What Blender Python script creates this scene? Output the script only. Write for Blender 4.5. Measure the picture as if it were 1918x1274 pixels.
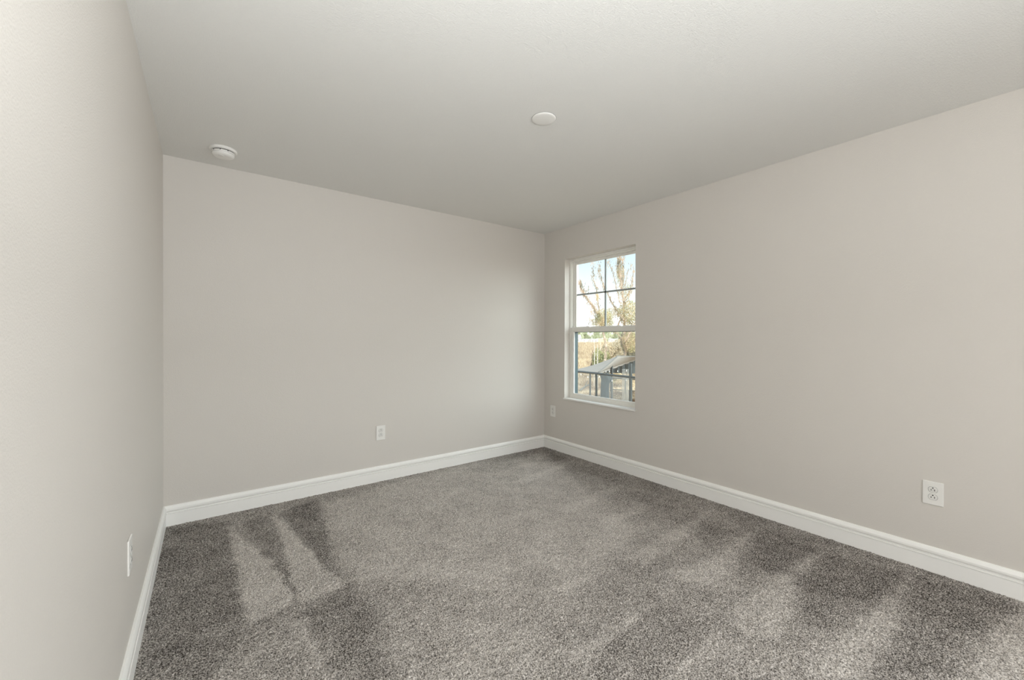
import bpy, bmesh, math, random
import numpy as np
from mathutils import Vector, Matrix, noise as mnoise

# ------------------------------------------------------------------ clean
for o in list(bpy.data.objects):
    bpy.data.objects.remove(o)
scene = bpy.context.scene
COL = scene.collection
RND = random.Random(11)

# ------------------------------------------------------------------ room size
X0, X1, Y1, YR, CH = -0.2288, 3.1007, 3.4917, -3.20, 2.44
EYE = 1.2426
GZ = EYE - 3.65            # ground outside (the room is on the upper floor)

# ------------------------------------------------------------------ camera
FPX = 757.74
YAW, PIT, ROL = math.radians(37.023), math.radians(-0.2284), math.radians(0.1316)
F = Vector((math.sin(YAW)*math.cos(PIT), math.cos(YAW)*math.cos(PIT), math.sin(PIT)))
R_ = Vector((math.cos(YAW), -math.sin(YAW), 0))
U_ = R_.cross(F)
R = R_*math.cos(ROL) + U_*math.sin(ROL)
U = -R_*math.sin(ROL) + U_*math.cos(ROL)
cam = bpy.data.cameras.new('camera')
cam.sensor_fit = 'HORIZONTAL'
cam.sensor_width = 36
cam.lens = FPX*36/1918
cam.clip_start = 0.01
cam.clip_end = 3000
camo = bpy.data.objects.new('camera', cam)
COL.objects.link(camo)
camo.matrix_world = Matrix(((R.x, U.x, -F.x, 0), (R.y, U.y, -F.y, 0), (R.z, U.z, -F.z, EYE), (0, 0, 0, 1)))
scene.camera = camo

# ------------------------------------------------------------------ world, sun, lamps, exposure
scene.view_settings.view_transform = 'Standard'
scene.view_settings.look = 'None'
scene.view_settings.exposure = 0.0
scene.view_settings.gamma = 1.0
scene.view_settings.use_curve_mapping = False
scene.cycles.diffuse_bounces = 6
scene.cycles.max_bounces = 10
scene.cycles.transparent_max_bounces = 24
scene.cycles.use_denoising = True
scene.cycles.sample_clamp_indirect = 6.0

w = bpy.data.worlds.new('sky')
scene.world = w
w.use_nodes = True
nt = w.node_tree
for n in list(nt.nodes):
    nt.nodes.remove(n)
tc = nt.nodes.new('ShaderNodeTexCoord')
sp = nt.nodes.new('ShaderNodeSeparateXYZ')
cr = nt.nodes.new('ShaderNodeValToRGB')
cr.color_ramp.elements[0].position = 0.02
cr.color_ramp.elements[0].color = (1.0, 0.985, 0.95, 1)
cr.color_ramp.elements[1].position = 0.50
cr.color_ramp.elements[1].color = (0.50, 0.66, 0.84, 1)
e = cr.color_ramp.elements.new(0.10)
e.color = (0.86, 0.92, 0.92, 1)
e = cr.color_ramp.elements.new(0.185)
e.color = (0.61, 0.74, 0.82, 1)
bg = nt.nodes.new('ShaderNodeBackground')
bg.inputs['Strength'].default_value = 1.45
wo = nt.nodes.new('ShaderNodeOutputWorld')
nt.links.new(tc.outputs['Generated'], sp.inputs[0])
nt.links.new(sp.outputs['Z'], cr.inputs[0])
# unseen glow added to the sky, to brighten the window reveal and back wall
dt = nt.nodes.new('ShaderNodeVectorMath')
dt.operation = 'DOT_PRODUCT'
dt.inputs[1].default_value = Vector((0.78, -0.58, 0.24)).normalized()
nt.links.new(tc.outputs['Generated'], dt.inputs[0])
mr = nt.nodes.new('ShaderNodeMapRange')
mr.interpolation_type = 'SMOOTHSTEP'
mr.inputs['From Min'].default_value = 0.40
mr.inputs['From Max'].default_value = 1.0
mr.inputs['To Min'].default_value = 0.0
mr.inputs['To Max'].default_value = 3.6
nt.links.new(dt.outputs['Value'], mr.inputs['Value'])
glow = nt.nodes.new('ShaderNodeMix')
glow.data_type = 'RGBA'
glow.blend_type = 'ADD'
glow.inputs[0].default_value = 1.0
gcol = nt.nodes.new('ShaderNodeMix')
gcol.data_type = 'RGBA'
gcol.blend_type = 'MULTIPLY'
gcol.inputs[0].default_value = 1.0
gcol.inputs[6].default_value = (0.93, 1.0, 0.98, 1)
nt.links.new(mr.outputs[0], gcol.inputs[7])
nt.links.new(cr.outputs[0], glow.inputs[6])
nt.links.new(gcol.outputs[2], glow.inputs[7])
nt.links.new(glow.outputs[2], bg.inputs['Color'])
nt.links.new(bg.outputs[0], wo.inputs[0])

sun = bpy.data.lights.new('sun', 'SUN')
sun.energy = 2.8
sun.color = (1.0, 0.93, 0.80)
sun.angle = math.radians(0.6)
suno = bpy.data.objects.new('sun', sun)
COL.objects.link(suno)
suno.rotation_euler = Vector((0.80, 0.25, -0.62)).to_track_quat('-Z', 'Y').to_euler()


def area(name, loc, target, size, size_y, power, color):
    l = bpy.data.lights.new(name, 'AREA')
    l.shape = 'RECTANGLE'
    l.size, l.size_y = size, size_y
    l.energy = power
    l.color = color
    o = bpy.data.objects.new(name, l)
    COL.objects.link(o)
    o.location = loc
    o.rotation_euler = (Vector(target)-Vector(loc)).to_track_quat('-Z', 'Y').to_euler()
    return o


# light bounced off the ceiling behind the camera; two unseen lamps added to brighten the walls
area('uplight', (0.06, -0.18, 1.48), (0.04, -0.10, 2.44), 0.3, 0.5, 44, (0.95, 0.98, 1.0))
area('rear_fill', (1.00, -2.60, 1.10), (2.9, 0.9, 0.65), 1.9, 1.8, 38, (0.975, 0.988, 1.0))
area('side_fill', (2.95, -1.70, 1.05), (-0.2, 0.7, 0.95), 1.3, 1.5, 45, (0.925, 0.975, 1.0)).data.spread = 1.9

# ------------------------------------------------------------------ materials


def srgb(r, g, b):
    return tuple(((c/255)/12.92 if c/255 <= 0.04045 else ((c/255+0.055)/1.055)**2.4) for c in (r, g, b)) + (1,)


def mat(name, col, rough=0.6, spec=0.3, bump=None, metallic=0.0, vary=None, trans=0.0, alpha=None):
    m = bpy.data.materials.new(name)
    m.use_nodes = True
    t = m.node_tree
    p = t.nodes['Principled BSDF']
    p.inputs['Base Color'].default_value = col
    p.inputs['Roughness'].default_value = rough
    p.inputs['Specular IOR Level'].default_value = spec
    p.inputs['Metallic'].default_value = metallic
    co = t.nodes.new('ShaderNodeTexCoord')
    if vary:
        scale, amt, col2 = vary
        n = t.nodes.new('ShaderNodeTexNoise')
        n.inputs['Scale'].default_value = scale
        n.inputs['Detail'].default_value = 4
        t.links.new(co.outputs['Object'], n.inputs['Vector'])
        r = t.nodes.new('ShaderNodeValToRGB')
        r.color_ramp.elements[0].position = 0.5-amt
        r.color_ramp.elements[1].position = 0.5+amt
        r.color_ramp.elements[0].color = col
        r.color_ramp.elements[1].color = col2
        t.links.new(n.outputs['Fac'], r.inputs[0])
        t.links.new(r.outputs[0], p.inputs['Base Color'])
    if bump:
        for scale, dist, strength, detail in bump:
            n = t.nodes.new('ShaderNodeTexNoise')
            n.inputs['Scale'].default_value = scale
            n.inputs['Detail'].default_value = detail
            t.links.new(co.outputs['Object'], n.inputs['Vector'])
            b = t.nodes.new('ShaderNodeBump')
            b.inputs['Strength'].default_value = strength
            b.inputs['Distance'].default_value = dist
            t.links.new(n.outputs['Fac'], b.inputs['Height'])
            if p.inputs['Normal'].is_linked:
                t.links.new(p.inputs['Normal'].links[0].from_socket, b.inputs['Normal'])
            t.links.new(b.outputs[0], p.inputs['Normal'])
    return m


WALL = mat('wall_paint', (0.668, 0.637, 0.596, 1), 0.55, 0.25, bump=[(205, 0.0012, 0.65, 2), (70, 0.0011, 0.25, 2)])
CEIL = mat('ceiling_texture', (0.78, 0.775, 0.75, 1), 0.7, 0.2, bump=[(175, 0.0026, 0.7, 3), (55, 0.0026, 0.3, 3)])
TRIM = mat('trim_paint', (0.92, 0.915, 0.89, 1), 0.35, 0.4)
VINYL = mat('white_vinyl', (0.82, 0.81, 0.76, 1), 0.35, 0.4)
SILLM = mat('sill_paint', (0.84, 0.83, 0.80, 1), 0.3, 0.45)
PLASTIC = mat('white_plastic', (0.83, 0.82, 0.79, 1), 0.32, 0.4)
FACE = mat('receptacle_plastic', (0.80, 0.79, 0.76, 1), 0.35, 0.4)
SLOT = mat('dark_slot', (0.012, 0.012, 0.012, 1), 0.8, 0.1)
GREYLINE = mat('grey_seam', (0.26, 0.26, 0.25, 1), 0.7, 0.2)
MUNT = mat('grey_grille', (0.34, 0.37, 0.37, 1), 0.5, 0.3)
TEAL = mat('jamb_shade_teal', (0.045, 0.085, 0.10, 1), 0.4, 0.4)
DARKMETAL = mat('dark_bronze_metal', (0.075, 0.085, 0.085, 1), 0.5, 0.3)
CANVAS = mat('canvas_grey', (0.30, 0.275, 0.245, 1), 0.9, 0.1, vary=(3, 0.3, (0.335, 0.31, 0.275, 1)))
SEAM = mat('canvas_seam', (0.22, 0.215, 0.20, 1), 0.9, 0.1)
CURTAIN = mat('curtain_slate', (0.045, 0.062, 0.072, 1), 0.9, 0.1, vary=(6, 0.25, (0.06, 0.078, 0.086, 1)))
BARK = mat('bark', (0.42, 0.34, 0.27, 1), 0.9, 0.1, vary=(4, 0.2, (0.72, 0.60, 0.48, 1)))
PALEBARK = mat('pale_bark', (0.72, 0.66, 0.56, 1), 0.9, 0.1, vary=(4, 0.2, (0.85, 0.80, 0.72, 1)))
MOSS = mat('spanish_moss', (0.30, 0.30, 0.25, 1), 1.0, 0.0, vary=(1.6, 0.12, (0.72, 0.56, 0.42, 1)))
LEAFA = mat('leaf_olive', (0.42, 0.42, 0.24, 1), 0.8, 0.1, vary=(1.6, 0.12, (0.76, 0.62, 0.42, 1)))
LEAFB = mat('leaf_green', (0.25, 0.28, 0.16, 1), 0.8, 0.1, vary=(1.4, 0.12, (0.56, 0.54, 0.28, 1)))
LEAFC = mat('leaf_greygreen', (0.24, 0.26, 0.22, 1), 0.8, 0.1, vary=(1.2, 0.14, (0.62, 0.55, 0.42, 1)))
FARLEAF = mat('far_leaf', (0.55, 0.60, 0.42, 1), 0.9, 0.0, vary=(0.10, 0.15, (0.80, 0.80, 0.58, 1)))  # distance haze put into the leaf colour as a washed-out tone
WHITEWALL = mat('far_white_siding', (0.85, 0.84, 0.80, 1), 0.7, 0.2)
CREAMWALL = mat('far_cream_siding', (0.86, 0.76, 0.50, 1), 0.7, 0.2)
GREYROOF = mat('far_roof', (0.50, 0.47, 0.45, 1), 0.8, 0.1)
GLOBE = mat('bulb_white', (0.95, 0.95, 0.92, 1), 0.15, 0.6)
CORD = mat('dark_cord', (0.05, 0.05, 0.05, 1), 0.7, 0.2)
WOOD = mat('weathered_wood', (0.20, 0.19, 0.17, 1), 0.9, 0.1)


def field_material():
    m = bpy.data.materials.new('dry_grass')
    m.use_nodes = True
    t = m.node_tree
    p = t.nodes['Principled BSDF']
    p.inputs['Roughness'].default_value = 1.0
    p.inputs['Specular IOR Level'].default_value = 0.0
    co = t.nodes.new('ShaderNodeTexCoord')
    n = t.nodes.new('ShaderNodeTexNoise')
    n.inputs['Scale'].default_value = 0.035
    n.inputs['Detail'].default_value = 8
    n.inputs['Roughness'].default_value = 0.72
    t.links.new(co.outputs['Object'], n.inputs['Vector'])
    r = t.nodes.new('ShaderNodeValToRGB')
    r.color_ramp.elements[0].position = 0.36
    r.color_ramp.elements[1].position = 0.66
    r.color_ramp.elements[0].color = (0.36, 0.26, 0.18, 1)
    r.color_ramp.elements[1].color = (0.55, 0.45, 0.31, 1)
    e = r.color_ramp.elements.new(0.5)
    e.color = (0.48, 0.36, 0.26, 1)
    n2 = t.nodes.new('ShaderNodeTexNoise')
    n2.inputs['Scale'].default_value = 1.6
    n2.inputs['Detail'].default_value = 6
    n2.inputs['Roughness'].default_value = 0.8
    t.links.new(co.outputs['Object'], n2.inputs['Vector'])
    av = t.nodes.new('ShaderNodeMix')
    av.inputs[0].default_value = 0.45
    t.links.new(n.outputs['Fac'], av.inputs[2])
    t.links.new(n2.outputs['Fac'], av.inputs[3])
    t.links.new(av.outputs[0], r.inputs[0])
    t.links.new(r.outputs[0], p.inputs['Base Color'])
    return m


def glass_material(name, tint):
    m = bpy.data.materials.new(name)
    m.use_nodes = True
    t = m.node_tree
    for n in list(t.nodes):
        t.nodes.remove(n)
    out = t.nodes.new('ShaderNodeOutputMaterial')
    mix = t.nodes.new('ShaderNodeMixShader')
    tr = t.nodes.new('ShaderNodeBsdfTransparent')
    tr.inputs['Color'].default_value = tint
    gl = t.nodes.new('ShaderNodeBsdfGlossy')
    gl.inputs['Roughness'].default_value = 0.02
    fr = t.nodes.new('ShaderNodeFresnel')
    ge = t.nodes.new('ShaderNodeNewGeometry')
    io = t.nodes.new('ShaderNodeMapRange')     # a thin pane: no total reflection at its rear face
    io.inputs['To Min'].default_value = 1.45
    io.inputs['To Max'].default_value = 1/1.45
    t.links.new(ge.outputs['Backfacing'], io.inputs['Value'])
    t.links.new(io.outputs[0], fr.inputs['IOR'])
    mul = t.nodes.new('ShaderNodeMath')
    mul.operation = 'MULTIPLY'
    mul.inputs[1].default_value = 0.7
    t.links.new(fr.outputs[0], mul.inputs[0])
    t.links.new(mul.outputs[0], mix.inputs[0])
    t.links.new(tr.outputs[0], mix.inputs[1])
    t.links.new(gl.outputs[0], mix.inputs[2])
    t.links.new(mix.outputs[0], out.inputs[0])
    return m


def net_material(name, col, opacity):
    m = bpy.data.materials.new(name)
    m.use_nodes = True
    t = m.node_tree
    for n in list(t.nodes):
        t.nodes.remove(n)
    out = t.nodes.new('ShaderNodeOutputMaterial')
    mix = t.nodes.new('ShaderNodeMixShader')
    tr = t.nodes.new('ShaderNodeBsdfTransparent')
    df = t.nodes.new('ShaderNodeBsdfDiffuse')
    df.inputs['Color'].default_value = col
    mix.inputs[0].default_value = opacity
    t.links.new(tr.outputs[0], mix.inputs[1])
    t.links.new(df.outputs[0], mix.inputs[2])
    t.links.new(mix.outputs[0], out.inputs[0])
    return m


def carpet_material():
    m = bpy.data.materials.new('carpet_pile')
    m.use_nodes = True
    t = m.node_tree
    p = t.nodes['Principled BSDF']
    p.inputs['Roughness'].default_value = 1.0
    p.inputs['Specular IOR Level'].default_value = 0.0
    co = t.nodes.new('ShaderNodeTexCoord')
    n1 = t.nodes.new('ShaderNodeTexNoise')
    n1.inputs['Scale'].default_value = 185
    n1.inputs['Detail'].default_value = 3
    n1.inputs['Roughness'].default_value = 0.7
    t.links.new(co.outputs['Object'], n1.inputs['Vector'])
    at = t.nodes.new('ShaderNodeAttribute')
    at.attribute_name = 'nap'
    # yarn tone = speckle + lay of the pile
    ad = t.nodes.new('ShaderNodeMath')
    ad.operation = 'MULTIPLY_ADD'
    ad.inputs[1].default_value = 0.062
    t.links.new(at.outputs['Fac'], ad.inputs[0])
    t.links.new(n1.outputs['Fac'], ad.inputs[2])
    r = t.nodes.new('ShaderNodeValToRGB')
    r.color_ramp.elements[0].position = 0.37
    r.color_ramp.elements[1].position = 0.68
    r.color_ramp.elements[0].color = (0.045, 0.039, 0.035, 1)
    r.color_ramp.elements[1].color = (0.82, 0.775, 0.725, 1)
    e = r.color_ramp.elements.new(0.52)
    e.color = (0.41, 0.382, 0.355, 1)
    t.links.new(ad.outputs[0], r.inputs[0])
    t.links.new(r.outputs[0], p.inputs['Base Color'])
    return m


GLASS = glass_material('pane_glass', (0.97, 0.985, 0.98, 1))
NET = net_material('mosquito_net', (0.42, 0.46, 0.47, 1), 0.30)
DRAPE = net_material('pale_net_drape', (0.60, 0.60, 0.56, 1), 0.42)
FIELD = field_material()
CARPET = carpet_material()

# ------------------------------------------------------------------ mesh helpers


class MB:
    def __init__(self):
        self.v = []
        self.f = []

    def quad(self, a, b, c, d):
        i = len(self.v)
        self.v += [tuple(a), tuple(b), tuple(c), tuple(d)]
        self.f.append((i, i+1, i+2, i+3))

    def box(self, a, b):
        (x0, y0, z0), (x1, y1, z1) = a, b
        i = len(self.v)
        self.v += [(x0, y0, z0), (x1, y0, z0), (x1, y1, z0), (x0, y1, z0), (x0, y0, z1), (x1, y0, z1), (x1, y1, z1), (x0, y1, z1)]
        for q in ((0, 3, 2, 1), (4, 5, 6, 7), (0, 1, 5, 4), (1, 2, 6, 5), (2, 3, 7, 6), (3, 0, 4, 7)):
            self.f.append(tuple(i+k for k in q))

    def tube(self, pts, radii, n=7, cap=True):
        pts = [Vector(p) for p in pts]
        if isinstance(radii, (int, float)):
            radii = [radii]*len(pts)
        base = len(self.v)
        up = Vector((0, 0, 1))
        for k, p in enumerate(pts):
            d = (pts[min(k+1, len(pts)-1)]-pts[max(k-1, 0)])
            d = d.normalized() if d.length > 0 else Vector((0, 0, 1))
            ref = up if abs(d.z) < 0.95 else Vector((1, 0, 0))
            s = d.cross(ref).normalized()
            q = s.cross(d)
            for j in range(n):
                a = 2*math.pi*j/n
                self.v.append(tuple(p+(s*math.cos(a)+q*math.sin(a))*radii[k]))
        for k in range(len(pts)-1):
            for j in range(n):
                a = base+k*n+j
                b = base+k*n+(j+1) % n
                self.f.append((a, b, b+n, a+n))
        if cap:
            self.f.append(tuple(base+j for j in range(n))[::-1])
            self.f.append(tuple(base+(len(pts)-1)*n+j for j in range(n)))

    def lathe(self, prof, centre=(0, 0, 0), n=48, cap=True):
        base = len(self.v)
        for r, z in prof:
            for j in range(n):
                a = 2*math.pi*j/n
                self.v.append((centre[0]+r*math.cos(a), centre[1]+r*math.sin(a), centre[2]+z))
        for k in range(len(prof)-1):
            for j in range(n):
                a = base+k*n+j
                b = base+k*n+(j+1) % n
                self.f.append((a, b, b+n, a+n))
        if cap:
            self.f.append(tuple(base+j for j in range(n))[::-1])
            self.f.append(tuple(base+(len(prof)-1)*n+j for j in range(n)))

    def build(self, name, m, parent=None, smooth=False, bevel=0, offset=None):
        me = bpy.data.meshes.new(name)
        vs = self.v
        if offset is not None:
            vs = [(x-offset[0], y-offset[1], z-offset[2]) for x, y, z in vs]
        me.from_pydata(vs, [], self.f)
        me.update()
        bm = bmesh.new()
        bm.from_mesh(me)
        bmesh.ops.recalc_face_normals(bm, faces=bm.faces)
        bm.to_mesh(me)
        bm.free()
        me.materials.append(m)
        if smooth:
            for p in me.polygons:
                p.use_smooth = True
        o = bpy.data.objects.new(name, me)
        COL.objects.link(o)
        if offset is not None and parent is None:
            o.location = offset
        if parent:
            o.parent = parent
        if bevel:
            b = o.modifiers.new('bevel', 'BEVEL')
            b.width = bevel
            b.segments = 3
            b.limit_method = 'ANGLE'
        return o


def tag(o, label=None, cat=None, group=None, kind=None):
    if label:
        o['label'] = label
    if cat:
        o['category'] = cat
    if group:
        o['group'] = group
    if kind:
        o['kind'] = kind
    return o


def empty(name, loc=(0, 0, 0), rz=0):
    o = bpy.data.objects.new(name, None)
    o.empty_display_size = 0.1
    COL.objects.link(o)
    o.location = loc
    o.rotation_euler = (0, 0, rz)
    return o


def copy_tree(o, parent=None):
    c = o.copy()
    COL.objects.link(c)
    c.parent = parent
    for ch in list(o.children):
        copy_tree(ch, c)
    return c


def at(px, py, depth):
    """world point seen along the line of sight (px, py) at a given distance from the camera plane"""
    return Vector((0, 0, EYE)) + depth*(F + (px-959)/FPX*R - (py-637)/FPX*U)


# ------------------------------------------------------------------ room shell
T = 0.19
# wall with the window: opening WY0..WY1, WZ0..WZ1
WY0, WY1, WZ0, WZ1 = 2.256, 3.163, 0.585, 2.103
m = MB()
ya, yb = YR-T, Y1+T
m.box((X1, ya, -0.05), (X1+T, WY0, CH+0.05))
m.box((X1, WY1, -0.05), (X1+T, yb, CH+0.05))
m.box((X1, WY0, -0.05), (X1+T, WY1, WZ0))
m.box((X1, WY0, WZ1), (X1+T, WY1, CH+0.05))
o = m.build('wall_right', WALL)
tag(o, 'greige painted wall with the window in it', 'wall', kind='structure')
m = MB()
m.box((X0-T, Y1, -0.05), (X1, Y1+T, CH+0.05))
tag(m.build('wall_back', WALL), 'greige painted wall left of the window corner', 'wall', kind='structure')
m = MB()
m.box((X0-T, YR-T, -0.05), (X0, Y1, CH+0.05))
tag(m.build('wall_left', WALL), 'pale painted wall running close along the left side', 'wall', kind='structure')
m = MB()
m.box((X0, YR-T, -0.05), (X1, YR, CH+0.05))
tag(m.build('wall_rear', WALL), 'painted wall at the rear of the room', 'wall', kind='structure')
m = MB()
m.box((X0-T, YR-T, CH+0.05), (X1+T, Y1+T, CH+0.20))
m.box((X0, YR, CH), (X1, Y1, CH+0.05))
tag(m.build('ceiling', CEIL), 'off-white textured ceiling', 'ceiling', kind='structure')

# ------------------------------------------------------------------ carpet floor
# vacuum strokes: pile laid towards (+) or away (-), outlines on the floor in metres


def floor_pt(px, py):
    d = F + (px-959)/FPX*R - (py-637)/FPX*U
    t = -EYE/d.z
    return (d.x*t, d.y*t)


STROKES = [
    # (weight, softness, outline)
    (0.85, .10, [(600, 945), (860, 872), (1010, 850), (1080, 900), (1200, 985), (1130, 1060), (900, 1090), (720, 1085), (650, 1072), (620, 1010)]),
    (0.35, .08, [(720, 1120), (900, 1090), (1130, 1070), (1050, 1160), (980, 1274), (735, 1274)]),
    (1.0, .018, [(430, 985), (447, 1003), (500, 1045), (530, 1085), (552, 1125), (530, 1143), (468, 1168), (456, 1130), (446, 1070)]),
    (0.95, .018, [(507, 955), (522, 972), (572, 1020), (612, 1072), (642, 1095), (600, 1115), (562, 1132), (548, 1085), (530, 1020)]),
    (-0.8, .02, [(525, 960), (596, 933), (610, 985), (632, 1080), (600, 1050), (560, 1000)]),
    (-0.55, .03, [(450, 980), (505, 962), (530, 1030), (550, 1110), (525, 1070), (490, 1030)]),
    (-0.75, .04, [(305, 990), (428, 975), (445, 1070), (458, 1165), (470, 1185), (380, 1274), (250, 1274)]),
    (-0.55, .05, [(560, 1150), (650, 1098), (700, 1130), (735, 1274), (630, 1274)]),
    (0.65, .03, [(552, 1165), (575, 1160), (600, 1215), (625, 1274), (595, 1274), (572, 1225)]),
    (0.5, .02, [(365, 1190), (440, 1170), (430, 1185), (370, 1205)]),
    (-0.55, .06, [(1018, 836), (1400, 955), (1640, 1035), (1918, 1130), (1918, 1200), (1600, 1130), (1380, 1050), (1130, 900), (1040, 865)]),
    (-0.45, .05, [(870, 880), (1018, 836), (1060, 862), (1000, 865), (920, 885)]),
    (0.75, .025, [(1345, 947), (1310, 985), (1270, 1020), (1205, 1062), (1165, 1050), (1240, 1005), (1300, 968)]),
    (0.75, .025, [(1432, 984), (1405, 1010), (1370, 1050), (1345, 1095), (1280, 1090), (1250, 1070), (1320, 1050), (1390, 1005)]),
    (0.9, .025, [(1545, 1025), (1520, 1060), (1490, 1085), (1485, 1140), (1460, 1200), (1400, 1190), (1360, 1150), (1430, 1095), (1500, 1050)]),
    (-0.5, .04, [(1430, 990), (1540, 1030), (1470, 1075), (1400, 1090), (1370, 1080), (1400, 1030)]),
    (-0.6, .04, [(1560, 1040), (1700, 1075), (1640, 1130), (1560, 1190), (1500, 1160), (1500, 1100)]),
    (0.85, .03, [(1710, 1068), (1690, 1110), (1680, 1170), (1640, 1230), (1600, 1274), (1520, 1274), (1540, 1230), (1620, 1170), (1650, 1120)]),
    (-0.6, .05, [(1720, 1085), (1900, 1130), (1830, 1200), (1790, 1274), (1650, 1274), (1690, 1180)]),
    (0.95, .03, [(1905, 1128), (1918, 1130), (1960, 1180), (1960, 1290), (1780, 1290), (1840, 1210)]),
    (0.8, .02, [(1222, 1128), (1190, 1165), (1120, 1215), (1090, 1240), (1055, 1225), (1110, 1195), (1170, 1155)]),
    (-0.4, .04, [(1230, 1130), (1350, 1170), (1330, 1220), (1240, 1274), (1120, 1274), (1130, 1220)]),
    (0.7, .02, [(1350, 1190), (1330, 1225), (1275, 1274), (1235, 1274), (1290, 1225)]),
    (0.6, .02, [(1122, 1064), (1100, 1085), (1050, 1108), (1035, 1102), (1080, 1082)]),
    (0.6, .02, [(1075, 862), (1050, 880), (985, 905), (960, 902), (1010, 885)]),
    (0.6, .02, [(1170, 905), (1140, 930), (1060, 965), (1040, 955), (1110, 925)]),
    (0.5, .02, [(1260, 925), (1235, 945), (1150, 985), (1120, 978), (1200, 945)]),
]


def poly_sd(P, poly):
    """signed distance (negative inside) of points P to a polygon"""
    poly = np.array(poly)
    d = np.full(len(P), 1e9)
    inside = np.zeros(len(P), bool)
    n = len(poly)
    for i in range(n):
        a = poly[i]
        b = poly[(i+1) % n]
        e = b-a
        wv = P-a
        tt = np.clip((wv@e)/(e@e), 0, 1)
        q = wv-np.outer(tt, e)
        d = np.minimum(d, np.hypot(q[:, 0], q[:, 1]))
        c = (a[1] > P[:, 1]) != (b[1] > P[:, 1])
        with np.errstate(divide='ignore', invalid='ignore'):
            xx = (b[0]-a[0])*(P[:, 1]-a[1])/(b[1]-a[1])+a[0]
        inside ^= c & (P[:, 0] < xx)
    return np.where(inside, -d, d)


def build_carpet():
    rng = np.random.default_rng(5)
    step = 0.0050
    ya = -0.15
    nx = int((X1-X0)/step)
    ny = int((Y1-ya)/step)
    gx = np.linspace(X0, X1, nx)
    gy = np.linspace(ya, Y1, ny)
    XX, YY = np.meshgrid(gx, gy, indexing='ij')
    P = np.stack([XX.ravel(), YY.ravel()], -1)

    def smooth_noise(cell, seed):
        r = np.random.default_rng(seed)
        ax = int((X1-X0)/cell)+3
        ay = int((Y1-ya)/cell)+3
        g = r.random((ax, ay))
        u = (P[:, 0]-X0)/cell
        v = (P[:, 1]-ya)/cell
        i = u.astype(int)
        j = v.astype(int)
        fu = u-i
        fv = v-j
        fu = fu*fu*(3-2*fu)
        fv = fv*fv*(3-2*fv)
        return (g[i, j]*(1-fu)*(1-fv)+g[i+1, j]*fu*(1-fv)+g[i, j+1]*(1-fu)*fv+g[i+1, j+1]*fu*fv)
    warp = np.stack([smooth_noise(.05, 1)-.5, smooth_noise(.05, 2)-.5], -1)*0.03
    nap = (smooth_noise(.16, 3)-.5)*0.5+(smooth_noise(.045, 4)-.5)*0.55
    Q = P+warp
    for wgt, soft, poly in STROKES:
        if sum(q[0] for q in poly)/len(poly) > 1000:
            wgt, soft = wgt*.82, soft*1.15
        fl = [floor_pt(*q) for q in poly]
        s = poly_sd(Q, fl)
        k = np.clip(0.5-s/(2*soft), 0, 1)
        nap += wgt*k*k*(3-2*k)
    nap = np.clip(nap, -1.4, 1.4)
    h = (smooth_noise(.012, 6)-.5)*0.005+(rng.random(len(P))-.5)*0.0075
    edge = np.minimum.reduce([P[:, 0]-X0, X1-P[:, 0], Y1-P[:, 1]])
    jit = (rng.random((len(P), 2))-.5)*step*0.7
    jit[edge < step] = 0
    jit[P[:, 1] < ya+step] = 0
    V = np.zeros((len(P), 3), np.float32)
    V[:, :2] = P+jit
    V[:, 2] = h
    idx = np.arange(nx*ny).reshape(nx, ny)
    quads = np.stack([idx[:-1, :-1].ravel(), idx[1:, :-1].ravel(), idx[1:, 1:].ravel(), idx[:-1, 1:].ravel()], -1)
    # the plain stretch behind the camera and the slab under the carpet
    b = len(V)
    extra = np.array([(X0-T, YR-T, -.012), (X1+T, YR-T, -.012), (X1+T, Y1+T, -.012), (X0-T, Y1+T, -.012),
                      (X0-T, YR-T, -.15), (X1+T, YR-T, -.15), (X1+T, Y1+T, -.15), (X0-T, Y1+T, -.15),
                      (X0, YR, 0), (X1, YR, 0), (X1, ya, 0), (X0, ya, 0)], np.float32)
    V = np.vstack([V, extra])
    nap = np.concatenate([nap, np.zeros(12)])
    eq = np.array([(0, 1, 2, 3), (7, 6, 5, 4), (0, 4, 5, 1), (1, 5, 6, 2), (2, 6, 7, 3), (3, 7, 4, 0), (8, 9, 10, 11)])+b
    Q4 = np.vstack([quads, eq])
    me = bpy.data.meshes.new('floor')
    me.vertices.add(len(V))
    me.vertices.foreach_set('co', V.ravel())
    me.loops.add(len(Q4)*4)
    me.loops.foreach_set('vertex_index', Q4.ravel().astype(np.int32))
    me.polygons.add(len(Q4))
    me.polygons.foreach_set('loop_start', np.arange(0, len(Q4)*4, 4, dtype=np.int32))
    me.polygons.foreach_set('loop_total', np.full(len(Q4), 4, np.int32))
    me.update(calc_edges=True)
    a = me.attributes.new('nap', 'FLOAT', 'POINT')
    a.data.foreach_set('value', nap.astype(np.float32))
    me.polygons.foreach_set('use_smooth', np.ones(len(Q4), bool))
    me.materials.append(CARPET)
    o = bpy.data.objects.new('floor', me)
    COL.objects.link(o)
    tag(o, 'speckled grey-brown carpet with vacuum strokes', 'carpet', kind='structure')


build_carpet()

# ------------------------------------------------------------------ baseboards
PROF = [(0, 0.0), (.0150, 0.0), (.0150, .0800), (.0172, .0825), (.0172, .0845), (.0110, .0858), (.0105, .0885),
        (.0150, .0905), (.0150, .0945), (.0070, .0962), (.0035, .0990), (.0035, .1036), (.0165, .1041), (.0160, .1150),
        (.0112, .1260), (.0070, .1330), (0, .1335)]


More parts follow.
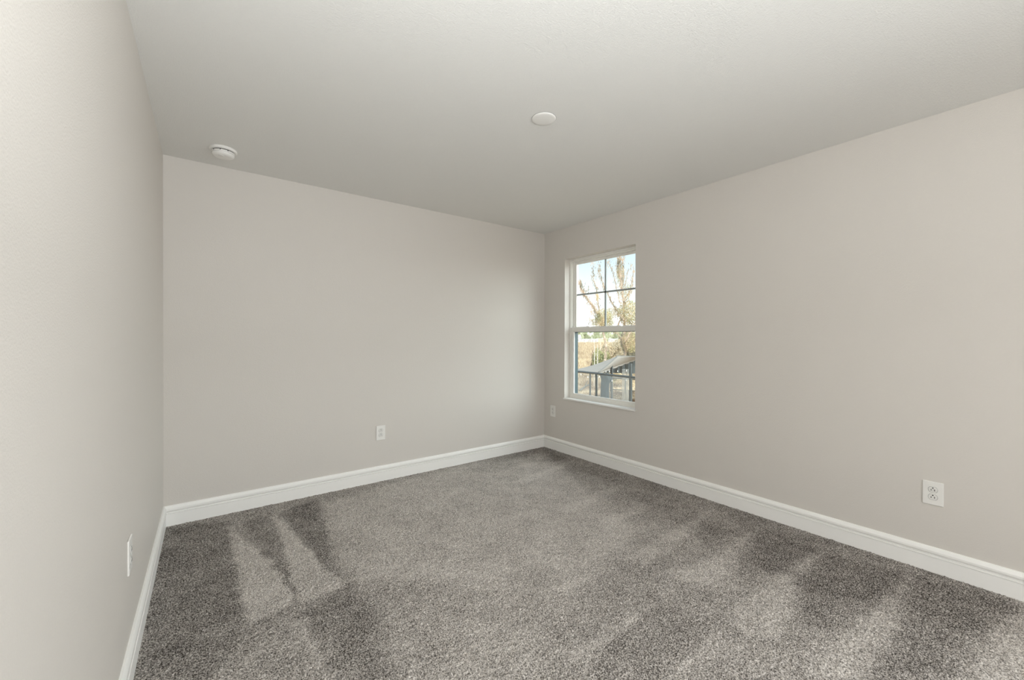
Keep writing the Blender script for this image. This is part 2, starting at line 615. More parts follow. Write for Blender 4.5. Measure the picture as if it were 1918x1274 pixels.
def baseboard(name, a, b, inward, label, end_a=True, end_b=True):
    """moulding from a to b along the wall, mitred at both corners; 'inward' points into the room"""
    a = Vector((a[0], a[1], 0))
    b = Vector((b[0], b[1], 0))
    d = (b-a).normalized()
    n = Vector(inward)
    m = MB()
    L = []
    for p, s in ((a, 1), (b, -1)):
        row = []
        for dep, z in PROF:
            row.append(tuple(p+n*dep+d*dep*s+Vector((0, 0, z))))
        L.append(row)
    k = len(PROF)
    m.v = L[0]+L[1]
    for i in range(k):
        j = (i+1) % k
        m.f.append((i, j, j+k, i+k))
    m.f.append(tuple(range(k)))
    m.f.append(tuple(range(2*k-1, k-1, -1)))
    o = m.build(name, TRIM)
    tag(o, label, 'baseboard', kind='structure')


baseboard('baseboard_back', (X0, Y1), (X1, Y1), (0, -1, 0), 'white grooved baseboard below the far wall')
baseboard('baseboard_right', (X1, Y1), (X1, YR), (-1, 0, 0), 'white grooved baseboard below the window wall')
baseboard('baseboard_left', (X0, YR), (X0, Y1), (1, 0, 0), 'white grooved baseboard along the left wall')
baseboard('baseboard_rear', (X1, YR), (X0, YR), (0, 1, 0), 'white grooved baseboard along the rear wall')

# ------------------------------------------------------------------ window
win = empty('window_1', (X1, (WY0+WY1)/2, WZ0))
tag(win, 'white single-hung window with a four-light grille above', 'window', kind='structure')
OFF = (X1, (WY0+WY1)/2, WZ0)


def wpart(mb, name, mt, bevel=0.0, parent=None):
    return mb.build(name, mt, parent or win, bevel=bevel, offset=OFF)


def ring(mb, g0, g1, y0, y1, z0, z1, wl, wr, wb, wt):
    """rectangular frame of given bar widths, from depth g0 to g1 outside the wall face"""
    a, b = X1+g0, X1+g1
    mb.box((a, y0, z0), (b, y0+wr, z1))
    mb.box((a, y1-wl, z0), (b, y1, z1))
    mb.box((a, y0+wr, z0), (b, y1-wl, z0+wb))
    mb.box((a, y0+wr, z1-wt), (b, y1-wl, z1))


SZ = WZ0+0.014          # top of the sill board
m = MB()
ring(m, .076, .156, WY0, WY1, SZ, WZ1, .013, .013, .024, .018)
ring(m, .110, .156, WY0+.013, WY1-.013, SZ+.024, WZ1-.018, .021, .021, .008, .010)
m.box((X1+.084, WY1-.020, 1.372), (X1+.112, WY1-.012, WZ1-.02))
m.box((X1+.084, WY0+.012, 1.372), (X1+.112, WY0+.020, WZ1-.02))
m.box((X1+.088, WY0+.012, WZ1-.030), (X1+.112, WY1-.012, WZ1-.017))
wpart(m, 'window_frame', VINYL, .0015)
# upper sash (fixed, towards the outside)
ug0, ug1 = .118, .148
uy0, uy1, uz0, uz1 = WY0+.034, WY1-.034, 1.330, WZ1-.028
m = MB()
ring(m, ug0, ug1, uy0, uy1, uz0, uz1, .026, .026, .040, .024)
up = wpart(m, 'upper_sash', VINYL, .0015)
gx = X1+.133
m = MB()
m.box((gx-.002, uy0+.026, uz0+.040), (gx+.002, uy1-.026, uz1-.024))
wpart(m, 'glass', GLASS, parent=up)
m = MB()
ym = (uy0+uy1)/2
zm = 1.718
m.box((gx-.007, ym-.008, uz0+.040), (gx+.007, ym+.008, uz1-.024))
m.box((gx-.007, uy0+.026, zm-.008), (gx+.007, uy1-.026, zm+.008))
wpart(m, 'grille', MUNT, parent=up)
# lower sash (sliding, towards the room)
lg0, lg1 = .080, .109
ly0, ly1, lz0, lz1 = WY0+.0135, WY1-.0135, SZ+.022, 1.362
m = MB()
ring(m, lg0, lg1, ly0, ly1, lz0, lz1, .034, .034, .022, .044)
low = wpart(m, 'lower_sash', VINYL, .0020)
m = MB()
ring(m, lg0+.004, lg0+.016, ly0+.034, ly1-.034, lz0+.022, lz1-.044, .010, .010, .006, .004)
wpart(m, 'glazing_bead', SILLM, parent=low)
m = MB()
m.box((X1+.098, ly0+.034, lz0+.022), (X1+.102, ly1-.034, lz1-.044))
wpart(m, 'glass', GLASS, parent=low)
for yy in (ym+.20, ym-.20):
    m = MB()
    m.box((X1+.084, yy-.028, lz1), (X1+.108, yy+.028, lz1+.006))
    m.box((X1+.088, yy-.010, lz1+.006), (X1+.102, yy+.024, lz1+.012))
    wpart(m, 'sash_lock', SILLM, .002, parent=low)
# added ring outside the lower sash, its dark teal painting the jamb's shade
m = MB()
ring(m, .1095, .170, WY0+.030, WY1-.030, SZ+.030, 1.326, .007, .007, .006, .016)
wpart(m, 'jamb_shade', TEAL, .001)
# sill board
m = MB()
m.box((X1-.013, WY0-.004, WZ0-.003), (X1+.080, WY1+.010, SZ))
o = m.build('window_sill', SILLM, win, bevel=.004, offset=OFF)

# ------------------------------------------------------------------ outlets


def make_outlet():
    """duplex outlet in its own frame: local +y points out of the wall, z up, centred"""
    root = empty('electrical_outlet')
    W2, H2, D = .0395, .0625, .0065
    bm = MB()
    bm.box((-W2, 0, -H2), (W2, D, H2))
    pl = bm.build('cover_plate', PLASTIC, root, bevel=.003)
    for s in (1, -1):
        zc = s*.0195
        # rounded receptacle face with flat top and bottom
        m = MB()
        n = 40
        pr = []
        for j in range(n):
            a = 2*math.pi*j/n
            x = .0172*math.cos(a)
            z = max(-.0142, min(.0142, .0172*math.sin(a)))
            pr.append((x, z))
        for ring_r, yv in ((1.0, D-.001), (1.0, D+.0016), (0.94, D+.0022)):
            m.v += [(x*ring_r, yv, zc+z*ring_r) for x, z in pr]
        for k in range(2):
            for j in range(n):
                a = k*n+j
                b = k*n+(j+1) % n
                m.f.append((a, b, b+n, a+n))
        m.f.append(tuple(range(2*n, 3*n)))
        fc = m.build('receptacle', FACE, root)
        # gap round the face
        m = MB()
        for rr, yv in ((1.0, D+.0002), (1.075, D+.0002), (1.075, D+.0004), (1.0, D+.0004)):
            m.v += [(x*rr, yv, zc+z*rr) for x, z in pr]
        for k in range(4):
            k2 = (k+1) % 4
            for j in range(n):
                j2 = (j+1) % n
                m.f.append((k*n+j, k*n+j2, k2*n+j2, k2*n+j))
        m.build('seam', GREYLINE, fc)
        y0, y1 = D+.0018, D+.0026
        m = MB()
        m.box((-.0075, y0, zc-.0065), (-.0050, y1, zc+.0035))
        m.build('slot', SLOT, fc)
        m = MB()
        m.box((.0052, y0, zc-.0055), (.0076, y1, zc+.0025))
        m.build('slot', SLOT, fc)
        m = MB()
        pg = [(-.0028, .0068), (.0028, .0068)]+[(.0028*math.cos(t), .0090+.0032*math.sin(t)) for t in [k*math.pi/8 for k in range(9)]]
        nn = len(pg)
        m.v = [(x, y0, zc+z) for x, z in pg]+[(x, y1, zc+z) for x, z in pg]
        m.f = [tuple(range(nn)), tuple(range(nn, 2*nn))]+[(i, (i+1) % nn, (i+1) % nn+nn, i+nn) for i in range(nn)]
        m.build('ground_hole', SLOT, fc)
    m = MB()
    m.lathe([(.0036, 0), (.0036, .0008), (.002, .0013)], n=20)
    m.v = [(x, D+z-.0002, y) for x, y, z in m.v]
    m.build('screw', PLASTIC, root, smooth=False)
    return root


out = make_outlet()
PI = math.pi
spots = [
    ((X1, 0.3677, 0.4199), PI/2, 'white duplex outlet on the window wall, at the right of the photo above the baseboard'),
    ((X1, 3.3427, 0.4290), PI/2, 'small white outlet on the window wall, tucked between corner and window'),
    ((1.2048, Y1, 0.4205), PI, 'white duplex outlet low on the far wall left of the window corner'),
    ((X0, 2.0170, 0.4490), -PI/2, 'white outlet on the near left wall, seen almost edge on'),
]
for i, (loc, rz, lab) in enumerate(spots):
    o = out if i == 0 else copy_tree(out)
    o.location = loc
    o.rotation_euler = (0, 0, rz)
    tag(o, lab, 'outlet', 'electrical outlets along the walls')

# ------------------------------------------------------------------ ceiling fittings
sd = empty('smoke_detector', (0.0845, 3.168, CH))
tag(sd, 'white round smoke detector on the ceiling near the left corner', 'smoke detector')
m = MB()
m.lathe([(.072, 0), (.0735, -.004), (.0735, -.011), (.070, -.015), (.058, -.0155)])
m.build('base', PLASTIC, sd, smooth=False)
m = MB()
m.lathe([(.0575, -.0150), (.0575, -.0235)])
m.build('vent_slot', SLOT, sd)
m = MB()
m.lathe([(.0605, -.0195), (.0612, -.022), (.0608, -.032), (.0585, -.038), (.052, -.045), (.044, -.0475), (.020, -.048), (.001, -.048)])
bd = m.build('cover', PLASTIC, sd, smooth=True)
m = MB()
m.lathe([(.0608, -.0312), (.0614, -.0312), (.0614, -.0320), (.0605, -.0320)], cap=False)
m.build('seam', GREYLINE, bd)
m = MB()
m.lathe([(.015, -.0478), (.015, -.0498), (.0135, -.0505), (.001, -.0505)], centre=(-.012, -.018, 0), n=24)
m.build('test_button', FACE, bd)
for k in range(3):
    a = math.radians(215+k*38)
    m = MB()
    c, s = math.cos(a), math.sin(a)
    t_ = Vector((-s, c, 0))
    p0 = Vector((c*.0610, s*.0610, -.0200))
    for q in (p0,):
        pts = [q-t_*.002, q+t_*.002, q+t_*.002+Vector((0, 0, -.005)), q-t_*.002+Vector((0, 0, -.005))]
        nrm = Vector((c, s, 0))*.0008
        m.v = [tuple(v-nrm) for v in pts]+[tuple(v+nrm) for v in pts]
        m.f = [(0, 1, 2, 3), (7, 6, 5, 4), (0, 4, 5, 1), (1, 5, 6, 2), (2, 6, 7, 3), (3, 7, 4, 0)]
    m.build('notch', SLOT, bd)

cp = empty('ceiling_cover', (1.4660, 1.6600, CH))
tag(cp, 'plain white round blank cover on the middle of the ceiling', 'ceiling cover')
m = MB()
m.lathe([(.0655, 0), (.0655, -.003), (.063, -.0055), (.056, -.0075), (.040, -.0090), (.020, -.0097), (.001, -.0100)], n=64)
m.build('disc', PLASTIC, cp, smooth=True)
m = MB()
m.lathe([(.0655, 0), (.0668, 0), (.0668, -.0012), (.0655, -.0012)], n=64, cap=False)
m.build('rim', GREYLINE, cp)

# ------------------------------------------------------------------ outside
def ground(px, depth):
    p = at(px, 637, depth)
    return Vector((p.x, p.y, GZ))


# dry grass field: the ground itself with its standing grass
rg = random.Random(77)
m = MB()
m.v = [(x, y, GZ) for x, y in [(-300, -300), (1200, -300), (1200, 1200), (-300, 1200)]]
m.f = [(0, 1, 2, 3)]
for _ in range(42000):
    dep = 23.5+270*rg.random()**2.3
    px = rg.uniform(1060, 1215)
    p = ground(px, dep)
    hh = rg.uniform(.15, .75)*(0.5+dep/120)
    wd = rg.uniform(.012, .035)*(0.5+dep/55)
    if dep < 31:
        hh, wd = hh*.35, wd*.9
    ag = rg.uniform(0, 2*math.pi)
    v = Vector((math.cos(ag), math.sin(ag), 0))*wd
    tip = p+Vector((rg.gauss(0, .18), rg.gauss(0, .18), hh))
    i = len(m.v)
    m.v += [tuple(p-v), tuple(p+v), tuple(tip)]
    m.f.append((i, i+1, i+2))
o = m.build('field', FIELD)
o.data.materials.append(mat('straw', (0.36, 0.26, 0.18, 1), 1.0, 0.0, vary=(0.6, 0.14, (0.80, 0.68, 0.48, 1))))
for pl in o.data.polygons:
    if len(pl.vertices) == 3:
        pl.material_index = 1
tag(o, 'tan field of dry standing grass outside the window', 'field', kind='structure')

# ---- gazebo ------------------------------------------------------
C = at(1121, 697.5, 18.5)
L = at(1040, 698.0, 20.5)
P = at(1157, 667.0, 19.9)
Q = at(1212, 669.0, 21.3)
E = at(1216, 663.0, 24.5)
B = at(1120, 690.0, 26.0)
gbase = ground(1150, 19.5)
gz = empty('gazebo', gbase)
tag(gz, 'soft-top garden gazebo with pale canopy and dark frame outside the window', 'gazebo')


def gpart(mb, name, mt, smooth=False, bevel=0, parent=None):
    return mb.build(name, mt, parent or gz, smooth=smooth, bevel=bevel, offset=gbase)


def sheet(mb, a, b, c, d, nu, nv, sag0, sag1):
    """sagging cloth patch a-b-c-d with a little thickness"""
    nn = ((b-a).cross(d-a)).normalized()
    if nn.z < 0:
        nn = -nn
    base = len(mb.v)
    for side in (0, 1):
        for i in range(nu+1):
            for j in range(nv+1):
                u, v = i/nu, j/nv
                p = (a*(1-u)+b*u)*(1-v)+(d*(1-u)+c*u)*v
                p = p+Vector((0, 0, -(sag0*(1-u)+sag1*u)*math.sin(PI*v)))-nn*0.02*side
                mb.v.append(tuple(p))
    k = (nu+1)*(nv+1)
    for i in range(nu):
        for j in range(nv):
            q = base+i*(nv+1)+j
            f = (q, q+nv+1, q+nv+2, q+1)
            mb.f.append(f)
            mb.f.append(tuple(x+k for x in f)[::-1])
    rim = [base+j for j in range(nv+1)]+[base+i*(nv+1)+nv for i in range(1, nu+1)] + \
          [base+nu*(nv+1)+j for j in range(nv-1, -1, -1)]+[base+i*(nv+1) for i in range(nu-1, 0, -1)]
    for i in range(len(rim)):
        a_, b_ = rim[i], rim[(i+1) % len(rim)]
        mb.f.append((a_, b_, b_+k, a_+k))


m = MB()
sheet(m, C, L, P, P+(Q-P)*.001, 10, 12, 0.03, 0.13)
sheet(m, C, E, Q, P, 12, 12, 0.03, 0.03)
sheet(m, E, B, P, Q, 8, 8, 0.03, 0.10)
sheet(m, L, B, P, P+(Q-P)*.001, 8, 8, 0.13, 0.10)
can = gpart(m, 'canopy', CANVAS, smooth=True)
# seams on the hips and top edge
m = MB()


def hip(a, b, sag):
    return [a*(1-t)+b*t+Vector((0, 0, -sag*math.sin(PI*t)*.75+.012)) for t in [i/12 for i in range(13)]]


m.tube(hip(C, P, .04), .024, 6)
m.tube([P+Vector((0, 0, .01)), Q+Vector((0, 0, .01))], .020, 6)
gpart(m, 'canopy_seam', SEAM, parent=can)


def valance(a, b, scallops, drop):
    m = MB()
    d = b-a
    nrm = Vector((-d.y, d.x, 0)).normalized()*0.012
    k = scallops*6
    top, bot = [], []
    for i in range(k+1):
        t = i/k
        p = a*(1-t)+b*t
        z = drop*(0.55+0.45*abs(math.sin(PI*t*scallops)))
        top.append(p+Vector((0, 0, 0.0)))
        bot.append(p-Vector((0, 0, z)))
    for s in (1, -1):
        base = len(m.v)
        for i in range(k+1):
            m.v.append(tuple(top[i]+nrm*s))
            m.v.append(tuple(bot[i]+nrm*s))
        for i in range(k):
            q = base+2*i
            m.f.append((q, q+2, q+3, q+1))
    k2 = (k+1)*2
    for i in range(k):
        m.f.append((2*i+1, 2*i+3, 2*i+3+k2, 2*i+1+k2))
    return m


gpart(valance(C+Vector((0, 0, -.01)), E+Vector((0, 0, -.01)), 9, .09), 'valance', CANVAS, parent=can)
# frame beams and posts
BH = 1.56
b0 = at(1060, 693, 20.0)
b1 = at(1235, 711, 15.3)
b0.z = b1.z = EYE-1.565
m = MB()
m.tube([b0, b1], .045, 4)
gpart(m, 'front_beam', DARKMETAL)


def onbeam(px):
    # point of the beam line that lies towards this direction
    best = None
    for i in range(401):
        t = i/400
        p = b0*(1-t)+b1*t
        v = p-Vector((0, 0, EYE))
        x = 959+FPX*v.dot(R)/v.dot(F)
        if best is None or abs(x-px) < best[0]:
            best = (abs(x-px), p)
    return best[1].copy()


def post(p, top, w):
    m = MB()
    m.box((p.x-w/2, p.y-w/2, GZ), (p.x+w/2, p.y+w/2, top))
    gpart(m, 'post', DARKMETAL, bevel=.004)


post(onbeam(1117), b0.z, .075)
post(onbeam(1181.5), b0.z+.55, .095)
pp = at(1146, 690, 19.6)
post(pp, EYE-1.30, .075)
pp = at(1105.5, 690, 21.5)
post(pp, EYE-1.72, .070)
m = MB()
m.tube([at(1105.5, 690, 21.5)+Vector((0, 0, -.22)), at(1146, 690, 19.6)+Vector((0, 0, -.10))], .03, 4)
gpart(m, 'rear_beam', DARKMETAL)
# gathered curtain
cc = at(1133.5, 720, 18.2)
m = MB()
levels = [(b0.z+.0, .20, -.01), (b0.z-.10, .225, .02), (b0.z-.26, .24, .07), (b0.z-.34, .21, .05), (b0.z-.46, .185, .0), (b0.z-.8, .180, -.01), (b0.z-1.3, .185, 0), (b0.z-1.9, .20, 0), (GZ+.02, .21, 0)]
nn = 28
for z, r, sx in levels:
    for j in range(nn):
        a = 2*PI*j/nn
        rr = r*(1+.10*math.sin(a*7))
        m.v.append(tuple(Vector((cc.x, cc.y, z))+R_*(rr*math.cos(a)+sx)+Vector((F.x, F.y, 0))*(rr*.7*math.sin(a))))
for k in range(len(levels)-1):
    for j in range(nn):
        a = k*nn+j
        b = k*nn+(j+1) % nn
        m.f.append((a, b, b+nn, a+nn))
m.f.append(tuple(range(nn)))
m.f.append(tuple(range((len(levels)-1)*nn, len(levels)*nn)))
gpart(m, 'curtain', CURTAIN, smooth=True)
# shaded back curtain wall of the gazebo, seen under the scalloped edge
k0, k1 = at(1131, 690, 23.0), at(1200, 690, 22.6)
m = MB()
for i in range(25):
    t = i/24
    p = k0*(1-t)+k1*t+Vector((F.x, F.y, 0))*.05*math.sin(i*1.9)
    for dz in (-1.80+.78*min(1, t/.45), -1.95):
        m.v.append((p.x, p.y, EYE+dz))
for i in range(24):
    m.f.append((2*i, 2*i+2, 2*i+3, 2*i+1))
o = gpart(m, 'rear_curtain', mat('curtain_pale_slate', (0.20, 0.235, 0.25, 1), .9, .1))
so = o.modifiers.new('thick', 'SOLIDIFY')
so.thickness = .01
# mosquito nets
n0, n1 = b0.copy(), onbeam(1181.5)
m = MB()
for i in range(41):
    t = i/40
    p = n0*(1-t)+n1*t+Vector((F.x, F.y, 0))*(.05+.02*math.sin(i*1.3))
    m.v.append((p.x, p.y, b0.z-.03))
    m.v.append((p.x, p.y, GZ+.03))
for i in range(40):
    m.f.append((2*i, 2*i+2, 2*i+3, 2*i+1))
gpart(m, 'mosquito_net', NET)
m = MB()
for i in range(21):
    t = i/20
    p = at(1165+13*t, 690, 18.6)+Vector((F.x, F.y, 0))*.06*math.sin(i*1.7)
    m.v.append((p.x, p.y, EYE-1.40))
    m.v.append((p.x, p.y, GZ+.03))
for i in range(20):
    m.f.append((2*i, 2*i+2, 2*i+3, 2*i+1))
gpart(m, 'net_drape', DRAPE)

# ---- string lights -------------------------------------------------
sl = empty('string_light', at(1146, 700, 17.4))
tag(sl, 'string of small white globe bulbs hung under the pale canopy', 'string lights')
bulbs = [(1088.3, 702), (1101, 707), (1122.5, 706.3), (1135, 697), (1141.7, 696.5), (1157, 696), (1173.5, 695.3), (1172.7, 712.6), (1146.4, 713.8)]
pts = [at(x, y, 17.0) for x, y in bulbs]
m = MB()
line = []
for a, b in zip(pts[:-1], pts[1:]):
    for i in range(6):
        t = i/6
        line.append(a*(1-t)+b*t+Vector((0, 0, .06-.05*math.sin(PI*t))))
line.append(pts[-1]+Vector((0, 0, .06)))
m.tube(line, .005, 5)
m.build('cord', CORD, sl, offset=tuple(sl.location))
for p in pts:
    m = MB()
    m.lathe([(.001, -.024), (.011, -.020), (.018, -.008), (.018, .006), (.011, .020), (.008, .040), (.008, .060)], centre=tuple(p), n=14)
    m.build('bulb', GLOBE, sl, smooth=True, offset=tuple(sl.location))

# ---- trees -----------------------------------------------------------


def leaf_cloud(mb, centre, rad, count, size, rnd, droop=0):
    for _ in range(count):
        while True:
            d = Vector((rnd.uniform(-1, 1), rnd.uniform(-1, 1), rnd.uniform(-1, 1)))
            if 0.15 < d.length <= 1:
                break
        p = Vector((centre.x+d.x*rad.x, centre.y+d.y*rad.y, centre.z+d.z*rad.z))
        s = size*rnd.uniform(.6, 1.3)
        u = Vector((rnd.gauss(0, 1), rnd.gauss(0, 1), rnd.gauss(0, 1))).normalized()
        v = u.cross(Vector((rnd.gauss(0, 1), rnd.gauss(0, 1), rnd.gauss(0, 1)))).normalized()
        if droop:
            u = (u*.4+Vector((0, 0, -1))*droop).normalized()
            v = u.cross(Vector((rnd.gauss(0, 1), rnd.gauss(0, 1), 0))).normalized()
        i = len(mb.v)
        mb.v += [tuple(p-v*s*.3), tuple(p+v*s*.3), tuple(p+u*s+v*s*.12), tuple(p+u*s-v*s*.12)]
        mb.f.append((i, i+1, i+2, i+3))


def subdivide(pts, n, jit, rnd):
    outp = [pts[0]]
    for a, b in zip(pts[:-1], pts[1:]):
        for i in range(1, n+1):
            t = i/n
            p = a*(1-t)+b*t
            if i < n:
                p = p+Vector((rnd.uniform(-1, 1), rnd.uniform(-1, 1), rnd.uniform(-1, 1)))*jit
            outp.append(p)
    return outp


def moss_strands(mb, pts, per, length, rnd):
    for p in pts:
        for _ in range(per):
            q = p+Vector((rnd.gauss(0, .08), rnd.gauss(0, .08), rnd.uniform(-.16, .20)))
            ln = length*rnd.uniform(.35, 1.2)
            wd = rnd.uniform(.012, .035)
            a = rnd.uniform(0, 2*PI)
            v = Vector((math.cos(a), math.sin(a), 0))*wd
            i = len(mb.v)
            sw = Vector((rnd.uniform(-.05, .05), rnd.uniform(-.05, .05), 0))
            mid = q+sw+Vector((0, 0, -ln*.5))
            end = q+sw*1.5+Vector((0, 0, -ln))
            mb.v += [tuple(q-v*.6), tuple(q+v*.6), tuple(mid+v), tuple(end), tuple(mid-v)]
            mb.f.append((i, i+1, i+2, i+3, i+4))


def tree(name, label, cat, base, limbs, depth, rnd, moss_len, group=None, clouds=(), leafmat=LEAFA, mossper=3, twigs=3, bark=BARK, jitdepth=.5):
    root = empty(name, base)
    tag(root, label, cat, group)
    tb, ms, lf = MB(), MB(), MB()
    off = tuple(base)
    for pts_px, r0, r1, mossy in limbs:
        pts = []
        for k, (x, y) in enumerate(pts_px):
            dd = depth+jitdepth*math.sin(k*1.3+x*.37)
            pts.append(at(x, y, dd))
        pts = subdivide(pts, 4, .05, rnd)
        n = len(pts)
        tb.tube(pts, [r0+(r1-r0)*i/(n-1) for i in range(n)], 6)
        if mossy:
            moss_strands(ms, pts[1:], int(mossper*mossy), moss_len, rnd)
        for i in range(2, n):
            for _ in range(twigs):
                if rnd.random() < .85:
                    d = (pts[i]-pts[i-1]).normalized()
                    v = Vector((rnd.gauss(0, 1), rnd.gauss(0, 1), rnd.gauss(.4, .8))).normalized()
                    ln = rnd.uniform(.25, .9)
                    a = pts[i]
                    mid = a+(d*.4+v*.6)*ln*.5
                    end = mid+(d*.2+v*.5+Vector((0, 0, .25)))*ln*.6
                    rr = min(.010, r1*.7)
                    tb.tube([a, mid, end], [rr, rr*.7, rr*.3], 3)
                    if mossy and rnd.random() < .35:
                        moss_strands(ms, [mid, end], 1, moss_len*.6, rnd)
    tb.build('trunk', bark, root, offset=off)
    if ms.f:
        tag(ms.build('hanging_moss', MOSS, root, offset=off), kind='stuff')
    for (x, y, dz, rx, ry, cnt, sz, dr) in clouds:
        c = at(x, y, depth+dz)
        leaf_cloud(lf, c, Vector((rx, rx, ry)), cnt, sz, rnd, dr)
    if lf.f:
        tag(lf.build('foliage', leafmat, root, offset=off), kind='stuff')
    return root


g1 = ground(1171, 36)
tree('mossy_tree', 'tall bare oak draped in moss, upright behind the gazebo canopy', 'tree', g1, [
    ([(1171, 712), (1170, 680), (1172, 640), (1168.5, 591), (1168.5, 564)], .14, .09, 2),
    ([(1168.5, 564), (1164, 539), (1161, 512), (1160, 490), (1162.5, 478)], .11, .015, 2.2),
    ([(1161, 520), (1157, 505), (1158, 490), (1159, 482)], .04, .01, 2),
    ([(1164, 540), (1168, 515), (1166, 495), (1168, 480)], .04, .01, 1.5),
    ([(1168.5, 566), (1175, 553), (1181, 544), (1184, 530), (1187, 505)], .08, .015, 1.2),
    ([(1171, 540), (1176, 511), (1183.4, 497)], .025, .006, .5),
    ([(1162.6, 569), (1153.6, 539), (1149, 513.5), (1141.7, 497), (1139, 489)], .045, .008, .6),
    ([(1168, 600), (1158, 585), (1150.6, 575), (1138.7, 552), (1129.8, 533), (1121.6, 509), (1122, 496)], .075, .008, 1.6),
    ([(1158, 610), (1162.6, 595.5), (1168.5, 592), (1177.5, 600), (1184, 609)], .06, .025, .6),
    ([(1170, 640), (1182, 622), (1192, 600), (1196, 570)], .09, .02, 1.5),
    ([(1171, 650), (1160, 630), (1148, 618)], .06, .02, 1.5),
    ([(1172, 655), (1184, 640), (1195, 632)], .07, .03, 1.5),
], 36, random.Random(3), .32,
    clouds=[(1178, 585, 0, 1.0, 1.2, 2600, .09, .5), (1148, 585, .5, .8, .5, 700, .08, 0), (1170, 545, 0, .6, 1.0, 700, .07, .5), (1162, 515, 0, .35, 1.0, 700, .07, .5), (1183, 640, 0, .9, 1.0, 1800, .09, .6)], leafmat=LEAFA, mossper=6)
g2 = ground(1131, 33)
tree('mossy_tree', 'leaning bare oak draped in moss, reaching up to the left', 'tree', g2, [
    ([(1131, 718), (1132, 690), (1133, 670), (1135, 650), (1130, 622), (1122, 592.5)], .10, .08, 1),
    ([(1122, 592.5), (1110, 571.7), (1095.5, 553.8), (1088, 536), (1086, 528)], .11, .025, 3),
    ([(1095.5, 553.8), (1099, 545), (1101, 538)], .02, .006, 0.5),
    ([(1126, 600), (1120, 570), (1117.8, 546), (1111.9, 525.5), (1111, 513), (1110.4, 495)], .06, .006, 1.0),
    ([(1125, 610), (1119, 597), (1110.4, 588), (1104.4, 577)], .035, .008, .6),
    ([(1119, 600), (1112, 604), (1106, 598)], .02, .008, .4),
], 33, random.Random(4), .28,
    clouds=[(1130, 594, 0, .65, .75, 1500, .075, .2), (1121, 604, 0, .6, .4, 700, .07, .2), (1138, 600, .5, .55, .65, 1000, .075, .2), (1118.6, 556, 0, .12, .35, 160, .07, .8)], leafmat=LEAFA, mossper=6)


def shrub(label, px, depth, wide, tall, count, size, mt, rnd, stems=5, droop=0.3, group='shrubs behind the gazebo'):
    b = ground(px, depth)
    root = empty('shrub', b)
    tag(root, label, 'shrub', group)
    st, lf = MB(), MB()
    for k in range(stems):
        a = rnd.uniform(0, 2*PI)
        e = b+Vector((math.cos(a)*wide*.5, math.sin(a)*wide*.5, tall*rnd.uniform(.7, .95)))
        md = b*.5+e*.5+Vector((math.cos(a)*wide*.12, math.sin(a)*wide*.12, 0))
        st.tube([b+Vector((math.cos(a)*.1, math.sin(a)*.1, 0)), md, e], [.04, .03, .01], 5)
    for k in range(9):
        a = rnd.uniform(0, 2*PI)
        rr = wide*.6*math.sqrt(rnd.random())
        leaf_cloud(lf, b+Vector((math.cos(a)*rr, math.sin(a)*rr, tall*rnd.uniform(.30, .80))), Vector((wide*.42, wide*.42, tall*.24)), count//9, size, rnd, droop)
    st.build('stem', BARK, root, offset=tuple(b))
    tag(lf.build('foliage', mt, root, offset=tuple(b)), kind='stuff')


shrub('grey-green mossy shrub rising behind the right end of the canopy', 1180, 38, 1.5, 4.6, 9000, .14, LEAFC, random.Random(21), droop=.8)
shrub('pale tan drooping shrub in front of the far pines', 1150, 42, 1.9, 3.6, 8000, .13, mat('leaf_tan', (0.42, 0.38, 0.28, 1), .9, .05, vary=(1.5, .15, (.80, .68, .50, 1))), random.Random(22), droop=.8)
shrub('yellow-green shrub beside the pale leaning trunk', 1124, 36, 1.0, 3.0, 4200, .11, LEAFB, random.Random(23))
shrub('low olive shrub just above the sloping canopy edge', 1143, 30, 1.0, 2.1, 4000, .10, LEAFA, random.Random(24))
shrub('dark small shrub standing left of the yellow-green one', 1116, 38, .55, 2.7, 2000, .10, mat('leaf_dark', (0.20, 0.15, 0.13, 1), .9, .05, vary=(2, .2, (.34, .27, .22, 1))), random.Random(25))


def sapling(label, px, topy, depth, r, mt):
    b = ground(px, depth)
    t_ = at(px+.5, topy, depth)
    m = MB()
    mid = b*.5+t_*.5+Vector((.05, .03, 0))
    m.tube([b, mid, t_], [r, r*.8, r*.4], 6)
    d = (t_-b).length
    for k in range(4):
        s = b.lerp(t_, .55+.1*k)
        m.tube([s, s+Vector((RND.uniform(-.3, .3), RND.uniform(-.3, .3), .35))], [r*.3, r*.12], 4)
    o = m.build('sapling', mt, offset=tuple(b))
    tag(o, label, 'young tree', 'pale saplings in the field')


sapling('thin pale sapling farthest left in the dry field', 1113, 640, 31, .035, PALEBARK)
sapling('thin pale sapling right of the leftmost one', 1119, 646, 29, .040, PALEBARK)
sapling('tall thin pale sapling reaching up to the meeting rail', 1124.5, 612, 44, .050, PALEBARK)

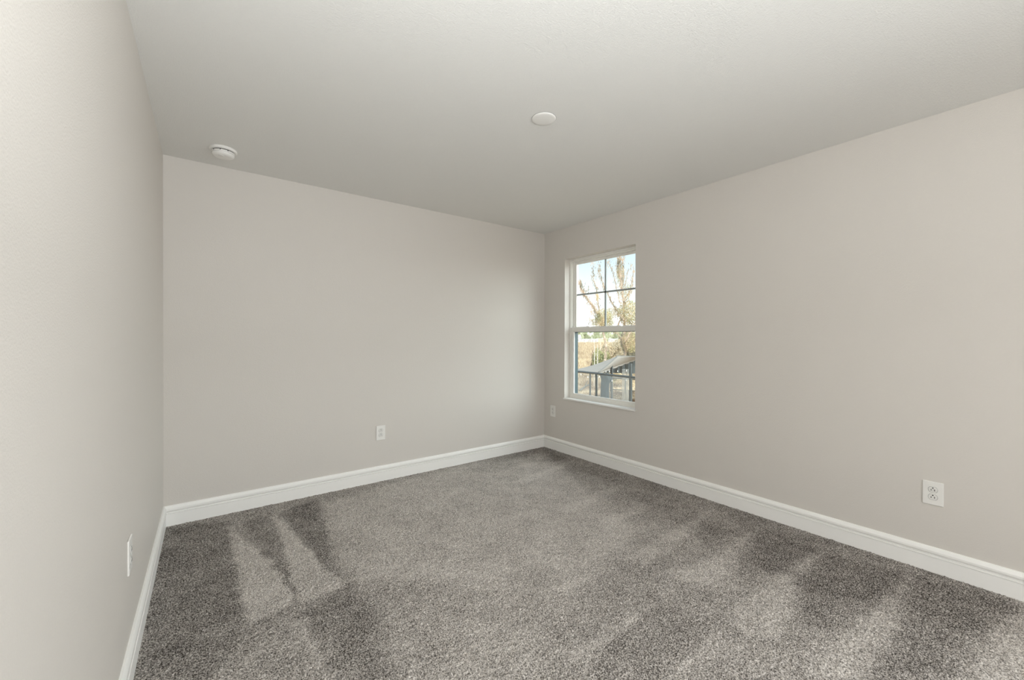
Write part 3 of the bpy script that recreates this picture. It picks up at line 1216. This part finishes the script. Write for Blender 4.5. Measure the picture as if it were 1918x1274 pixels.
# the far row of trees
for k in range(17):
    rnd = random.Random(100+k)
    px = 1056+k*9.4+rnd.uniform(-1, 1)
    dep = 384+(k % 3)*16+rnd.uniform(-3, 3)
    b = ground(px, dep)
    hgt = rnd.uniform(12.0, 16.5)
    root = empty('pine_tree', b)
    tag(root, 'distant green tree in the row beyond the field', 'tree', 'trees beyond the field')
    tr = MB()
    tr.tube([(0, 0, 0), (0.1, 0, hgt*.5), (0, .1, hgt*.9)], [.35, .28, .08], 6)
    tr.build('trunk', BARK, root)
    lf = MB()
    for q in range(8):
        z = hgt*rnd.uniform(.15, .92)
        wd = 5.2*(1.1-z/hgt*.55)
        a = rnd.uniform(0, 2*PI)
        leaf_cloud(lf, Vector((math.cos(a)*1.6, math.sin(a)*1.6, z)), Vector((wd*.7, wd*.7, hgt*.13)), 260, .75, rnd)
    tag(lf.build('foliage', FARLEAF, root), kind='stuff')


# far white buildings
def building(label, px, depth, wid, hgt, wm, roof_h, deep=7):
    b = ground(px, depth)
    root = empty('building', b, -YAW)
    tag(root, label, 'building', 'pale buildings beyond the field')
    m = MB()
    m.box((-wid/2, 0, 0), (wid/2, deep, hgt))
    m.build('wall', wm, root)
    m = MB()
    o_ = .4
    m.v = [(-wid/2-o_, -o_, hgt), (wid/2+o_, -o_, hgt), (wid/2+o_, deep+o_, hgt), (-wid/2-o_, deep+o_, hgt), (-wid/2-o_, deep/2, hgt+roof_h), (wid/2+o_, deep/2, hgt+roof_h)]
    m.f = [(0, 1, 5, 4), (2, 3, 4, 5), (0, 4, 3), (1, 2, 5), (0, 3, 2, 1)]
    m.build('roof', GREYROOF if roof_h > 1 else wm, root)
    for k in (-.25, .2):
        m = MB()
        m.box((wid*k-.5, -.05, hgt*.35), (wid*k+.5, .05, hgt*.75))
        m.build('window', GREYROOF, root)


building('white house with grey roof at the left edge of the far treeline', 1079, 330, 8, 4.2, WHITEWALL, 2.6)
building('long low white building left of centre below the trees', 1099, 366, 9, 2.9, WHITEWALL, .5)
building('low white building next to the cream one', 1113.5, 350, 6, 2.9, WHITEWALL, .5)
building('low cream building right of the white ones', 1128.5, 366, 8, 3.2, CREAMWALL, .6)
building('low white building half hidden behind the mossy trees', 1150, 345, 7, 3.0, WHITEWALL, .5)

# things on the ground behind the gazebo
m = MB()
a, b = ground(1086, 27.5), ground(1104, 31.0)
m.tube([a+Vector((0, 0, .10)), (a+b)*.5+Vector((0, 0, .16)), b+Vector((0, 0, .12))], [.06, .055, .04], 8)
m.tube([(a+b)*.5+Vector((0, 0, .16)), (a+b)*.5+Vector((.5, .2, .55))], [.04, .015], 6)
o = m.build('fallen_branch', WOOD, offset=tuple(a))
tag(o, 'dark fallen branch on the dry grass seen through the net', 'branch')
fr = empty('rail_fence', ground(1162, 27))
tag(fr, 'weathered two-rail fence seen through the gazebo net', 'fence')
fa, fb = ground(1144, 27.5), ground(1200, 26.5)
for hh, rr in ((.55, .03), (1.35, .09)):
    m = MB()
    m.tube([fa+Vector((0, 0, hh-.35)), fb+Vector((0, 0, hh-.35))], rr, 6)
    m.build('rail', WOOD, fr, offset=tuple(fr.location))
for t in (.0, .5, 1.0):
    m = MB()
    p = fa.lerp(fb, t)
    m.tube([p, p+Vector((0, 0, 1.15))], .055, 8)
    m.build('post', WOOD, fr, offset=tuple(fr.location))
